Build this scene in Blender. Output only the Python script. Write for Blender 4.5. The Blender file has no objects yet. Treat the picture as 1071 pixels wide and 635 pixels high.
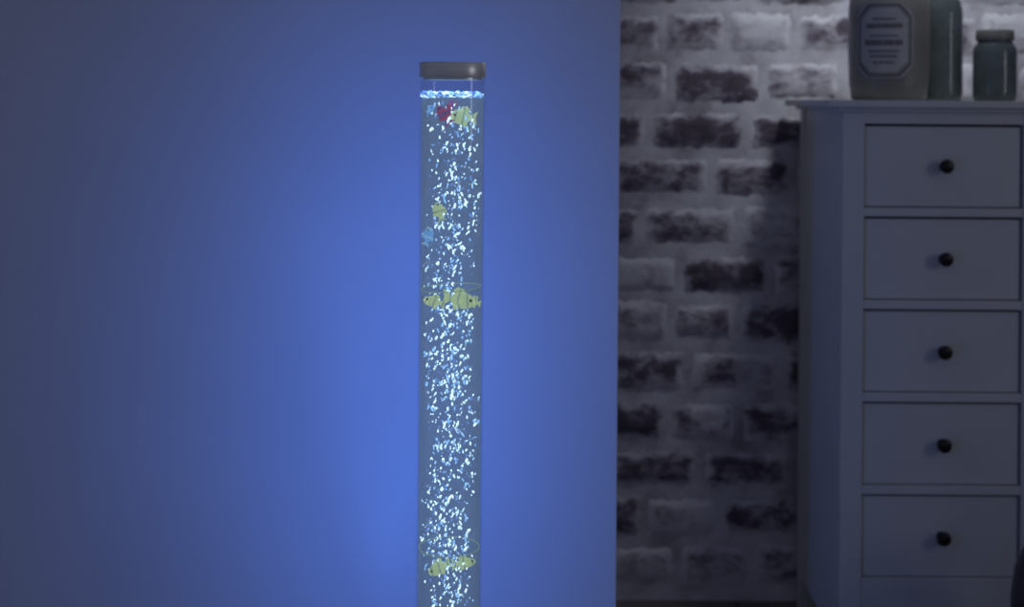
import bpy, bmesh, math, random
from mathutils import Vector, Matrix, Euler
random.seed(7)
S=bpy.context.scene
E=1.33

# ---------- helpers ----------
def link(o,parent=None):
    S.collection.objects.link(o)
    if parent: o.parent=parent
    return o
def mesh_obj(name,bm,mats,parent=None,smooth=False,loc=(0,0,0)):
    me=bpy.data.meshes.new(name); bm.to_mesh(me); bm.free()
    for m in mats: me.materials.append(m)
    if smooth:
        for p in me.polygons: p.use_smooth=True
    o=bpy.data.objects.new(name,me); o.location=loc
    return link(o,parent)
def empty(name,loc=(0,0,0)):
    o=bpy.data.objects.new(name,None); o.location=loc; o.empty_display_size=.05
    return link(o)
def add_box(bm,x0,x1,y0,y1,z0,z1,mi=0):
    r=bmesh.ops.create_cube(bm,size=1)
    for v in r['verts']:
        v.co=Vector(((x0+x1)/2+v.co.x*(x1-x0),(y0+y1)/2+v.co.y*(y1-y0),(z0+z1)/2+v.co.z*(z1-z0)))
    for f in {f for v in r['verts'] for f in v.link_faces}: f.material_index=mi
def box(name,x0,x1,y0,y1,z0,z1,mat,parent=None,bevel=0):
    bm=bmesh.new(); add_box(bm,x0,x1,y0,y1,z0,z1)
    if bevel: bmesh.ops.bevel(bm,geom=bm.edges[:],offset=bevel,segments=2,affect='EDGES',profile=.6)
    return mesh_obj(name,bm,[mat],parent)
def lathe(name,prof,mat,parent=None,loc=(0,0,0),seg=64,axis='Z',smooth=True):
    bm=bmesh.new(); rings=[]
    for r,z in prof:
        ring=[]
        for i in range(seg):
            a=2*math.pi*i/seg
            if axis=='Z': c=(r*math.cos(a),r*math.sin(a),z)
            else: c=(r*math.cos(a),-z,r*math.sin(a))
            ring.append(bm.verts.new(c))
        rings.append(ring)
    for a,b in zip(rings,rings[1:]):
        for i in range(seg):
            bm.faces.new((a[i],a[(i+1)%seg],b[(i+1)%seg],b[i]))
    if prof[0][0]>1e-6: bm.faces.new(list(reversed(rings[0])))
    if prof[-1][0]>1e-6: bm.faces.new(rings[-1])
    bmesh.ops.remove_doubles(bm,verts=bm.verts[:],dist=1e-6)
    bmesh.ops.recalc_face_normals(bm,faces=bm.faces[:])
    o=mesh_obj(name,bm,[mat],parent,False,loc)
    if smooth:
        for p in o.data.polygons: p.use_smooth=len(p.vertices)<=4
        m=o.modifiers.new('es','EDGE_SPLIT'); m.split_angle=math.radians(40)
    return o
class NT:
    def __init__(s,name):
        s.m=bpy.data.materials.new(name); s.m.use_nodes=True
        s.t=s.m.node_tree; s.n=s.t.nodes; s.l=s.t.links
        s.b=s.n['Principled BSDF']; s.out=s.n['Material Output']
    def node(s,t,**k):
        n=s.n.new(t)
        for a,v in k.items():
            if a in('operation','blend_type','data_type','noise_dimensions','attribute_name','wave_type','bands_direction','use_clamp'): setattr(n,a,v)
            else: n.inputs[a.replace('_',' ')].default_value=v
        return n
    def ramp(s,src,stops):
        r=s.n.new('ShaderNodeValToRGB'); e=r.color_ramp.elements
        while len(e)<len(stops): e.new(.5)
        for x,(p,c) in zip(e,stops): x.position=p; x.color=(*c,1)
        s.l.new(src,r.inputs[0]); return r
    def bump(s,src,st,dist=.01):
        b=s.n.new('ShaderNodeBump'); b.inputs['Strength'].default_value=st; b.inputs['Distance'].default_value=dist
        s.l.new(src,b.inputs['Height']); s.l.new(b.outputs[0],s.b.inputs['Normal'])
def simple(name,col,rough=.5,metal=0,scale=20,var=.08,bump=.1,emit=None,es=0):
    t=NT(name); tc=t.node('ShaderNodeTexCoord'); n=t.node('ShaderNodeTexNoise',Scale=scale,Detail=5.)
    t.l.new(tc.outputs['Object'],n.inputs['Vector'])
    a=tuple(max(0,c*(1-var)) for c in col); b=tuple(min(1,c*(1+var)) for c in col)
    r=t.ramp(n.outputs['Fac'],[(.3,a),(.7,b)])
    t.l.new(r.outputs[0],t.b.inputs['Base Color'])
    t.b.inputs['Roughness'].default_value=rough; t.b.inputs['Metallic'].default_value=metal
    if bump: t.bump(n.outputs['Fac'],bump,.002)
    if emit: t.b.inputs['Emission Color'].default_value=(*emit,1); t.b.inputs['Emission Strength'].default_value=es
    return t.m

# ---------- materials ----------
m_plaster=simple('painted_plaster',(.65,.65,.66),.75,scale=3,var=.03,bump=.05)
m_white=simple('white_painted_wood',(.55,.555,.54),.45,scale=6,var=.04,bump=.05)
m_gap=simple('drawer_shadow_gap',(.05,.05,.055),.8)
m_knob=simple('dark_bronze_knob',(.012,.011,.012),.4,metal=.3)
t=NT('mortar_whitewash'); tc=t.node('ShaderNodeTexCoord')
n=t.node('ShaderNodeTexNoise',Scale=9.,Detail=7.,Roughness=.65); t.l.new(tc.outputs['Object'],n.inputs['Vector'])
r=t.ramp(n.outputs['Fac'],[(.33,(.34,.32,.35)),(.5,(.58,.57,.60)),(.7,(.74,.73,.76))]); t.l.new(r.outputs[0],t.b.inputs['Base Color'])
t.b.inputs['Roughness'].default_value=.95; t.bump(n.outputs['Fac'],.5,.01); m_mort=t.m

t=NT('whitewashed_brick'); tc=t.node('ShaderNodeTexCoord')
sep=t.node('ShaderNodeSeparateXYZ'); t.l.new(tc.outputs['UV'],sep.inputs[0])
def tri(o,k):
    a=t.node('ShaderNodeMath',operation='SUBTRACT'); t.l.new(o,a.inputs[0]); a.inputs[1].default_value=.5
    b=t.node('ShaderNodeMath',operation='ABSOLUTE'); t.l.new(a.outputs[0],b.inputs[0])
    c=t.node('ShaderNodeMath',operation='MULTIPLY_ADD'); t.l.new(b.outputs[0],c.inputs[0]); c.inputs[1].default_value=-k; c.inputs[2].default_value=k*.5; c.use_clamp=True
    return c
u=tri(sep.outputs[0],8.); v=tri(sep.outputs[1],3.6)
edge=t.node('ShaderNodeMath',operation='MULTIPLY'); t.l.new(u.outputs[0],edge.inputs[0]); t.l.new(v.outputs[0],edge.inputs[1])
mp=t.n.new('ShaderNodeMapping'); mp.inputs['Scale'].default_value=(.75,1,1.15); t.l.new(tc.outputs['Object'],mp.inputs[0])
n1=t.node('ShaderNodeTexNoise',Scale=15.,Detail=10.,Roughness=.72,Distortion=.3); t.l.new(mp.outputs[0],n1.inputs['Vector'])
at=t.node('ShaderNodeAttribute'); at.attribute_name='brickval'
s1=t.node('ShaderNodeMath',operation='MULTIPLY_ADD'); t.l.new(edge.outputs[0],s1.inputs[0]); s1.inputs[1].default_value=.22; t.l.new(n1.outputs['Fac'],s1.inputs[2])
s2=t.node('ShaderNodeMath',operation='ADD'); t.l.new(s1.outputs[0],s2.inputs[0]); t.l.new(at.outputs['Fac'],s2.inputs[1])
r=t.ramp(s2.outputs[0],[(.54,(.70,.69,.72)),(.66,(.48,.46,.50)),(.73,(.28,.25,.29)),(.79,(.14,.11,.14)),(.95,(.075,.06,.075))])
t.l.new(r.outputs[0],t.b.inputs['Base Color']); t.b.inputs['Roughness'].default_value=.9
t.bump(n1.outputs['Fac'],.5,.01)
m_brick=t.m

t=NT('dark_wood_floor'); tc=t.node('ShaderNodeTexCoord')
br=t.n.new('ShaderNodeTexBrick'); br.inputs['Color1'].default_value=(.15,.12,.11,1); br.inputs['Color2'].default_value=(.19,.15,.14,1); br.inputs['Mortar'].default_value=(.02,.015,.012,1)
br.inputs['Scale'].default_value=1; br.inputs['Brick Width'].default_value=1.2; br.inputs['Row Height'].default_value=.13; br.inputs['Mortar Size'].default_value=.003
t.l.new(tc.outputs['Object'],br.inputs['Vector']); t.l.new(br.outputs['Color'],t.b.inputs['Base Color']); t.b.inputs['Roughness'].default_value=.45
m_floor=t.m

t=NT('brushed_steel'); tc=t.node('ShaderNodeTexCoord'); mp=t.n.new('ShaderNodeMapping'); mp.inputs['Scale'].default_value=(6,6,900)
t.l.new(tc.outputs['Object'],mp.inputs[0]); n=t.node('ShaderNodeTexNoise',Scale=1.,Detail=3.); t.l.new(mp.outputs[0],n.inputs['Vector'])
r=t.ramp(n.outputs['Fac'],[(.3,(.85,.85,.80)),(.7,(.98,.98,.93))]); t.l.new(r.outputs[0],t.b.inputs['Base Color'])
t.b.inputs['Metallic'].default_value=.5; t.b.inputs['Roughness'].default_value=.36; m_steel=t.m

def clear(name,tint,base,rim,blend,diffcol=None,diff=0,em=None,es=0):
    t=NT(name); t.n.remove(t.b)
    tr=t.n.new('ShaderNodeBsdfTransparent'); tr.inputs[0].default_value=(*tint,1)
    gl=t.n.new('ShaderNodeBsdfGlossy'); gl.inputs['Roughness'].default_value=.08; gl.inputs[0].default_value=(.9,.93,1,1)
    lw=t.n.new('ShaderNodeLayerWeight'); lw.inputs[0].default_value=blend
    mr=t.n.new('ShaderNodeMapRange'); mr.inputs['To Min'].default_value=base; mr.inputs['To Max'].default_value=rim
    t.l.new(lw.outputs['Facing'],mr.inputs['Value'])
    mx=t.n.new('ShaderNodeMixShader'); t.l.new(mr.outputs[0],mx.inputs[0]); t.l.new(tr.outputs[0],mx.inputs[1]); t.l.new(gl.outputs[0],mx.inputs[2])
    last=mx
    if diffcol:
        d=t.n.new('ShaderNodeBsdfDiffuse'); d.inputs[0].default_value=(*diffcol,1)
        m2=t.n.new('ShaderNodeMixShader'); m2.inputs[0].default_value=diff
        t.l.new(mx.outputs[0],m2.inputs[1]); t.l.new(d.outputs[0],m2.inputs[2]); last=m2
    if em:
        e=t.n.new('ShaderNodeEmission'); e.inputs[0].default_value=(*em,1); e.inputs[1].default_value=es
        ad=t.n.new('ShaderNodeAddShader'); t.l.new(last.outputs[0],ad.inputs[0]); t.l.new(e.outputs[0],ad.inputs[1]); last=ad
    t.l.new(last.outputs[0],t.out.inputs[0]); return t.m
m_acryl=clear('clear_acrylic',(.95,.96,.98),.01,.35,.25)
m_water=clear('lit_water',(.84,.84,.74),.0,.12,.3,(.58,.62,.66),.20,(.32,.50,.75),.065)
m_ring=clear('pale_ring',(.8,.85,.7),.1,.3,.3,(.5,.6,.45),.4,(.4,.6,.5),.2)
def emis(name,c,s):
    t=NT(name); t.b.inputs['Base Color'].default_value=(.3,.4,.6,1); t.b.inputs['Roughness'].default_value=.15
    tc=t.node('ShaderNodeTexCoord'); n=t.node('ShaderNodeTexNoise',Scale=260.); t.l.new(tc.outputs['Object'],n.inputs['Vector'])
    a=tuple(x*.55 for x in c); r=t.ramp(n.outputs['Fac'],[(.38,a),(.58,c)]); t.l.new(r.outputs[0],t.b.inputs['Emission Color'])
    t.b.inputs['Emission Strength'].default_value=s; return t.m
m_bub=[emis('bubble_bright',(.54,.77,1),2.5),emis('bubble_blue',(.22,.48,1),1.8),emis('bubble_dim',(.11,.27,.85),1.0)]  # emission put into bubbles and foam to paint their blue-white glints

# ---------- room ----------
box('floor',-3.2,3.2,-1.5,3.6,-.06,0,m_floor)
box('wall_partition',-3.2,.2087,2.55,2.67,0,2.6,m_plaster,bevel=.003)
YB=3.48
w=box('wall_back',.2,3.2,YB+.005,YB+.12,0,2.6,m_mort)
bm=bmesh.new(); uvl=bm.loops.layers.uv.new('UVMap'); colr=bm.verts.layers.float.new('brickval')
RP=.1276; BW=.226
z0=E-(187-2-100)/396.5
k0=int(z0/RP)
for k in range(-k0-1,10):
    zc=z0+k*RP
    if zc<.03 or zc>2.55: continue
    off=(.5 if k%2 else 0)*BW+random.uniform(-.03,.03)
    x=.27-BW+off
    while x<3.1:
        bw=BW*random.uniform(.72,1.2)
        xa=max(x+.009,.2); xb=min(x+bw-.008,3.18)
        if xb-xa>.03:
            hh=RP*.5-.010+random.uniform(-.008,.003); zz=zc+random.uniform(-.005,.005); dep=random.uniform(.0,.003)
            val=random.choice([-.14,-.05,0,.02,.04,.06,.10]); nx,nz=14,7
            grid=[]
            for j in range(nz+1):
                row=[]
                for i in range(nx+1):
                    fx,fz=i/nx,j/nz
                    e=min(min(fx,1-fx)*nx,min(fz,1-fz)*nz)
                    y=YB+.007 if e==0 else YB-dep*.6-random.uniform(0,.002)+(0.003 if e<1.01 else 0)
                    jx=random.uniform(-.006,.006); jz=random.uniform(-.006,.006)
                    vv=bm.verts.new((xa+(xb-xa)*fx+jx,y,zz-hh+2*hh*fz+jz)); vv[colr]=val; row.append(vv)
                grid.append(row)
            for j in range(nz):
                for i in range(nx):
                    f=bm.faces.new((grid[j][i],grid[j][i+1],grid[j+1][i+1],grid[j+1][i])); f.smooth=True
                    for lp,(a,b) in zip(f.loops,((i,j),(i+1,j),(i+1,j+1),(i,j+1))): lp[uvl].uv=(a/nx,b/nz)
        x+=bw
mesh_obj('brick_courses',bm,[m_brick],w)
box('wall_right',3.2,3.3,-1.5,3.6,0,2.6,m_plaster)

# ---------- dresser ----------
D=empty('chest_of_drawers',(0,0,0))
XL,XR,YF,YK=.753,1.218,3.0,3.447
OL,OR=.803,1.165
TOP=E-.004
box('top',XL-.038,XR+.038,YF-.02,YK+.012,TOP-.017,TOP,m_white,D,.003)
box('top_moulding',XL-.012,XR+.012,YF-.008,YK+.004,TOP-.026,TOP-.017,m_white,D,.002)
box('leg_1',XL,OL,YF,YF+.045,0,TOP-.026,m_white,D,.002)
box('leg_2',OR,XR,YF,YF+.045,0,TOP-.026,m_white,D,.002)
box('leg_3',XL,XL+.045,YK-.045,YK,0,TOP-.026,m_white,D,.002)
box('leg_4',XR-.045,XR,YK-.045,YK,0,TOP-.026,m_white,D,.002)
box('side_panel_1',XL+.004,XL+.02,YF+.045,YK-.045,.085,TOP-.026,m_white,D)
box('side_panel_2',XR-.02,XR-.004,YF+.045,YK-.045,.085,TOP-.026,m_white,D)
box('back_panel',XL+.045,XR-.045,YK-.012,YK-.004,.12,TOP-.026,m_gap,D)
box('interior',OL-.01,OR+.01,YF+.030,YK-.02,.16,TOP-.03,m_gap,D)
P=.2109; C0=E-.153
box('rail_top',OL,OR,YF+.002,YF+.03,C0+.0955,TOP-.026,m_white,D,.001)
for k in range(5):
    c=C0-P*k
    lo=c-.0955; nxt=c-P+.0955
    if k<4: box('rail_%d'%k,OL,OR,YF+.002,YF+.03,nxt,lo,m_white,D,.0012)
    box('drawer_front_%d'%(k+1),OL+.003,OR-.0035,YF+.010,YF+.030,lo+.0025,c+.0955-.006,m_white,D,.0018)
    lathe('knob_%d'%(k+1),[(0,0),(.010,0),(.007,.004),(.006,.012),(.010,.016),(.0155,.020),(.0165,.025),(.014,.030),(.008,.0325),(0,.033)],m_knob,D,(.9855,YF+.010,c+.0),32,'Y')
box('rail_bottom',OL,OR,YF+.004,YF+.03,.13,C0-P*4-.0955,m_white,D,.0012)

# ---------- jars ----------
m_stone=simple('taupe_stoneware',(.20,.195,.175),.4,scale=12,var=.12,bump=.1)
m_label=simple('printed_label_ground',(.34,.34,.33),.6,scale=30)
m_ink=simple('label_ink',(.08,.075,.08),.7)
J=empty('stoneware_jar',(.913,3.2,TOP))
prof=[(0,.0),(.084,0),(.089,.006),(.093,.04),(.096,.10),(.096,.21),(.093,.245),(.082,.27),(.062,.285),(.052,.295),(.050,.315),(.056,.32),(.056,.33),(.040,.335),(0,.335)]
lathe('jar_body',prof,m_stone,J)
lathe('lid',[(0,.335),(.053,.335),(.055,.340),(.052,.355),(.02,.362),(.018,.375),(.0,.378)],m_stone,J)
def wrap(bm,pts,R,ac,zc,mi):
    vs=[bm.verts.new((R*math.sin(ac+x/R),-R*math.cos(ac+x/R),zc+z)) for x,z in pts]
    f=bm.faces.new(vs); f.material_index=mi; return f
bm=bmesh.new(); ac=-.40; zc=.142
def strip_poly(w,h,c,R,mi):
    n=18; prev=None
    for i in range(n+1):
        x=-w+2*w*i/n; d=max(0,abs(x)-(w-c)); zz=h-d
        a=bm.verts.new((R*math.sin(ac+x/R),-R*math.cos(ac+x/R),zc-zz)); b=bm.verts.new((R*math.sin(ac+x/R),-R*math.cos(ac+x/R),zc+zz))
        if prev: f=bm.faces.new((prev[0],a,b,prev[1])); f.material_index=mi
        prev=(a,b)
strip_poly(.070,.090,.030,.0966,0); strip_poly(.066,.086,.029,.0970,1); strip_poly(.061,.081,.028,.0973,0); strip_poly(.059,.079,.0275,.0974,1);strip_poly(.057,.077,.027,.0976,0)
for row,(zz,hw,th) in enumerate([(.050,.026,.005),(.034,.042,.011),(.010,.034,.004),(-.006,.045,.013),(-.026,.036,.005),(-.038,.032,.005),(-.053,.024,.005)]):
    x=-hw
    while x<hw:
        wd=random.uniform(.004,.008)
        wrap(bm,[(x,zz-th/2),(min(x+wd,hw),zz-th/2),(min(x+wd,hw),zz+th/2),(x,zz+th/2)],.0980,ac,zc,1); x+=wd+.0018
mesh_obj('label',bm,[m_label,m_ink],J)
t=NT('green_glass'); t.b.inputs['Roughness'].default_value=.15; t.b.inputs['Transmission Weight'].default_value=.30
tc=t.node('ShaderNodeTexCoord'); n=t.node('ShaderNodeTexNoise',Scale=18.); t.l.new(tc.outputs['Object'],n.inputs['Vector']); r=t.ramp(n.outputs['Fac'],[(.3,(.09,.115,.115)),(.7,(.15,.18,.18))]); t.l.new(r.outputs[0],t.b.inputs['Base Color'])
m_gg=t.m
J2=empty('glass_bottle',(1.062,3.27,TOP))
lathe('bottle_body',[(0,0),(.046,0),(.051,.006),(.052,.02),(.052,.19),(.051,.22),(.046,.245),(.034,.265),(.027,.28),(.026,.32),(.031,.323),(.031,.338),(.0,.338)],m_gg,J2)
lathe('stopper',[(0,.338),(.022,.338),(.026,.36),(.02,.37),(0,.372)],m_knob,J2)
J3=empty('glass_jar',(1.170,3.2,TOP))
lathe('jar_body',[(0,0),(.046,0),(.0505,.006),(.051,.02),(.051,.115),(.049,.13),(.043,.138),(.041,.142),(.041,.146),(0,.146)],m_gg,J3)
lathe('lid',[(0,.146),(.043,.146),(.0445,.149),(.0445,.168),(.042,.172),(0,.172)],m_stone,J3)

# ---------- bubble lamp ----------
LX,LY=-.0915,2.03
L=empty('bubble_tube_lamp',(LX,LY,0))
CT=E+.0505; CB=E+.027; WL=E+.003; R=.0500
lathe('cap',[(0,CB-.004),(.0455,CB-.004),(.0455,CB),(.0508,CB),(.0512,CB+.001),(.0512,CT-.0015),(.050,CT),(0,CT)],m_steel,L,seg=96)
lathe('base',[(0,0),(.115,0),(.118,.004),(.118,.05),(.112,.058),(.060,.062),(.055,.066),(.055,.11),(.0505,.112),(0,.112)],m_steel,L,seg=96)
bm=bmesh.new(); seg=96
a=[bm.verts.new((R*math.cos(2*math.pi*i/seg),R*math.sin(2*math.pi*i/seg),.112)) for i in range(seg)]
b=[bm.verts.new((R*math.cos(2*math.pi*i/seg),R*math.sin(2*math.pi*i/seg),CB)) for i in range(seg)]
for i in range(seg): bm.faces.new((a[i],a[(i+1)%seg],b[(i+1)%seg],b[i]))
mesh_obj('acrylic_tube',bm,[m_acryl],L,True)
lathe('water_column',[(0,.113),(.0478,.113),(.0478,WL),(0,WL)],m_water,L,seg=96)
def blob(bm,c,sx,sy,sz,rot,mi,sub=1,jit=0):
    M=Matrix.Translation(c)@rot.to_matrix().to_4x4()@Matrix.Diagonal((sx,sy,sz,1))
    r=bmesh.ops.create_icosphere(bm,subdivisions=sub,radius=1,matrix=M)
    if jit:
        k=min(sx,sz)*jit
        for v in r['verts']: v.co+=Vector((random.uniform(-k,k),random.uniform(-k,k),random.uniform(-k,k)))
    for f in {f for v in r['verts'] for f in v.link_faces}: f.material_index=mi; f.smooth=True
bm=bmesh.new()
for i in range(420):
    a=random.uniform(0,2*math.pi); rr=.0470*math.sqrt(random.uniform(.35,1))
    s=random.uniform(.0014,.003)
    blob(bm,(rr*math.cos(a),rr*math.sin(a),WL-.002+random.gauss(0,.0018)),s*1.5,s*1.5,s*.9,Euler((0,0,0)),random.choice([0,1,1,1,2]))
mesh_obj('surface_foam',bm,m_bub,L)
bm=bmesh.new()
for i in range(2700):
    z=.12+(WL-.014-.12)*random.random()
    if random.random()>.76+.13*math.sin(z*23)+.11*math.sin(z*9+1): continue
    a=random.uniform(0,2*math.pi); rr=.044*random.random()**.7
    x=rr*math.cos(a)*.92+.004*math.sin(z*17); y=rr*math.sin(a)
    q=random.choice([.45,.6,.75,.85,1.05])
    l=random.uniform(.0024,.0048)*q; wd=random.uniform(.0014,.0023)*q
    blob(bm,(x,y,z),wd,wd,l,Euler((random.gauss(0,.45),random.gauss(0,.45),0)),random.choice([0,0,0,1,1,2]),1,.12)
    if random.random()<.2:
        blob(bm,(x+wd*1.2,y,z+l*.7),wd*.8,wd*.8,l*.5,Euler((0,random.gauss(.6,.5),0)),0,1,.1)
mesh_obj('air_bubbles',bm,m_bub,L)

def fishmat(name,c1,c2,scale,es=.35):
    t=NT(name); tc=t.node('ShaderNodeTexCoord'); w=t.n.new('ShaderNodeTexWave'); w.inputs['Scale'].default_value=scale; w.inputs['Distortion'].default_value=3
    t.l.new(tc.outputs['Object'],w.inputs['Vector']); r=t.ramp(w.outputs['Fac'],[(.04,c2),(.22,c1)])
    t.l.new(r.outputs[0],t.b.inputs['Base Color']); t.l.new(r.outputs[0],t.b.inputs['Emission Color']); t.b.inputs['Emission Strength'].default_value=es  # body colour also emits, standing in for LED light on the fish
    t.b.inputs['Roughness'].default_value=.3; return t.m
f_y=fishmat('yellow_fish_plastic',(.60,.78,.44),(.34,.48,.38),24,.55)
f_r=fishmat('red_fish_plastic',(.45,.06,.18),(.06,.08,.40),26,.35)
f_b=fishmat('blue_fish_plastic',(.16,.42,.95),(.35,.6,.9),26,.7)
def fish(n,x,y,z,length,mat,yaw=0,pitch=0,tall=.55):
    bm=bmesh.new(); N=12; rings=[]
    for i in range(N+1):
        tt=i/N; px=-.5+tt*.78
        h=tall*.5*(math.sin(math.pi*min(1,tt*.93+.02))**.75)*(1-.25*tt)+.03
        if i==0: h=.03
        rings.append([bm.verts.new((px,.42*h*math.sin(2*math.pi*j/12)*.9,h*math.cos(2*math.pi*j/12))) for j in range(12)])
    for a,b in zip(rings,rings[1:]):
        for j in range(12): bm.faces.new((a[j],a[(j+1)%12],b[(j+1)%12],b[j]))
    bm.faces.new(rings[0]); bm.faces.new(rings[-1])
    def fin(pts,th=.012):
        f=[bm.verts.new((p[0],-th,p[1])) for p in pts]; g=[bm.verts.new((p[0],th,p[1])) for p in pts]
        bm.faces.new(f); bm.faces.new(list(reversed(g)))
        for i in range(len(pts)): bm.faces.new((f[i],g[i],g[(i+1)%len(pts)],f[(i+1)%len(pts)]))
    fin([(.24,-.05),(.38,-.16),(.54,-.26),(.49,-.08),(.47,0),(.49,.08),(.54,.26),(.38,.16),(.24,.05)])
    t2=tall*.42
    fin([(-.22,t2*.8),(-.08,t2+.14),(.10,t2+.17),(.22,t2+.06),(.16,t2*.5),(0,t2*.8)])
    fin([(-.10,-t2*.8),(.0,-t2-.10),(.14,-t2-.12),(.20,-t2*.5)])
    for sy in(-1,1):
        a=[bm.verts.new(c) for c in((-.14,sy*.12*tall*1.6,-.02),(.02,sy*.22,-.12),(.04,sy*.2,.02))]; bm.faces.new(a)
    bmesh.ops.recalc_face_normals(bm,faces=bm.faces[:])
    for f in bm.faces: f.material_index=0
    for sy in(-1,1):
        r=bmesh.ops.create_icosphere(bm,subdivisions=2,radius=.045,matrix=Matrix.Translation((-.36,sy*.085*tall*1.8,.05)))
        for f in {f for v in r['verts'] for f in v.link_faces}: f.material_index=1
    bm.transform(Matrix.Diagonal((length,length,length,1)))
    o=mesh_obj('toy_fish_%d'%n,bm,[mat,m_knob],L,True,(x,y,z)); o.rotation_euler=(0,pitch,yaw)
def zf(y): return E+(100-y)/695.
fish(1,.018,-.024,zf(123),.040,f_y,.2,.1,.6)
fish(2,-.012,-.028,zf(121),.034,f_r,-.4,.9,.5)
fish(3,-.000,-.03,zf(111),.022,f_r,.8,-.3,.6)
fish(4,-.033,-.018,zf(116),.022,f_b,2.2,.5,.5)
fish(5,-.018,-.028,zf(223),.030,f_y,.4,1.2,.6)
fish(6,-.035,-.018,zf(250),.030,f_b,2.6,1.2,.6)
fish(7,-.024,-.03,zf(318),.034,f_y,.25,.25,.45)
fish(8,.014,-.027,zf(316),.050,f_y,3.0,-.15,.50)
fish(9,.036,-.010,zf(320),.024,f_y,.5,.3,.6)
fish(10,-.013,-.03,zf(598),.036,f_y,.3,-.4,.55)
fish(11,.024,-.026,zf(594),.036,f_y,3.3,.1,.4)
for n_,zz,tl in((1,zf(306),-.06),(2,zf(583),0.0)):
    bm=bmesh.new(); A=96; B=8; vs=[]
    for i in range(A):
        a=2*math.pi*i/A; vs.append([bm.verts.new(((.0462+.0009*math.cos(2*math.pi*j/B))*math.cos(a),(.0462+.0009*math.cos(2*math.pi*j/B))*math.sin(a),.0009*math.sin(2*math.pi*j/B))) for j in range(B)])
    for i in range(A):
        for j in range(B): bm.faces.new((vs[i][j],vs[(i+1)%A][j],vs[(i+1)%A][(j+1)%B],vs[i][(j+1)%B]))
    o=mesh_obj('pale_line_ring_%d'%n_,bm,[m_ring],L,True,(0,0,zz)); o.rotation_euler=(0,tl,0)  # thin ring that draws a pale line across the tube

m_vase=simple('dark_glazed_ceramic',(.025,.028,.035),.3,bump=.1)
lathe('floor_vase',[(0,0),(.07,0),(.075,.014),(.095,.11),(.112,.22),(.113,.30),(.105,.36),(.085,.41),(.06,.435),(.052,.45),(.060,.465),(.056,.465),(.045,.44),(0,.40)],m_vase,None,(1.148,2.70,0))

# ---------- lights ----------
def area(name,loc,target,sx,sy,power,col):
    l=bpy.data.lights.new(name,'AREA'); l.shape='RECTANGLE'; l.size=sx; l.size_y=sy; l.energy=power; l.color=col
    o=bpy.data.objects.new(name,l); o.location=loc
    o.rotation_euler=(Vector(target)-Vector(loc)).to_track_quat('-Z','Y').to_euler(); link(o); return o
area('tube_glow_light',(LX-.035,LY+.055,.76),(LX-.18,2.55,.76),.02,1.2,3.0,(.065,.21,1))  # added area light behind the tube, throws the lamp's blue glow on the wall
def spot(name,loc,target,power,col,ang,blend=1,rad=.03):
    l=bpy.data.lights.new(name,'SPOT'); l.energy=power; l.color=col; l.spot_size=math.radians(ang); l.spot_blend=blend; l.shadow_soft_size=rad
    o=bpy.data.objects.new(name,l); o.location=loc
    o.rotation_euler=(Vector(target)-Vector(loc)).to_track_quat('-Z','Y').to_euler(); link(o); return o
spot('base_led_uplight',(-.24,2.44,.04),(-.20,2.58,1.9),9,(.07,.24,1),28)
spot('brick_spotlight',(.98,2.95,2.5),(.98,3.48,1.78),40,(.86,.91,1),74,1,.12)
area('cap_highlight_light',(2.6,1.2,1.65),(-.09,2.03,1.55),.35,1.0,3.4,(.90,.92,1))  # added side light, no window here; puts a highlight on the lamp cap

W=bpy.data.worlds.new('World'); S.world=W; W.use_nodes=True
bg=W.node_tree.nodes['Background']; bg.inputs[0].default_value=(.56,.61,.92,1); bg.inputs[1].default_value=.138

# ---------- camera ----------
cam=bpy.data.cameras.new('Camera'); cam.sensor_width=36; cam.sensor_fit='HORIZONTAL'; cam.lens=1380/1071*36
cam.shift_y=-217.5/1071
cam.dof.use_dof=True; cam.dof.focus_distance=2.0; cam.dof.aperture_fstop=3.0
co=bpy.data.objects.new('Camera',cam); link(co); co.location=(0,0,E)
co.rotation_euler=(Matrix.Rotation(math.pi/2,3,'X')@Matrix.Rotation(math.radians(.45),3,'Z')).to_euler()
S.camera=co
S.view_settings.view_transform='Standard'
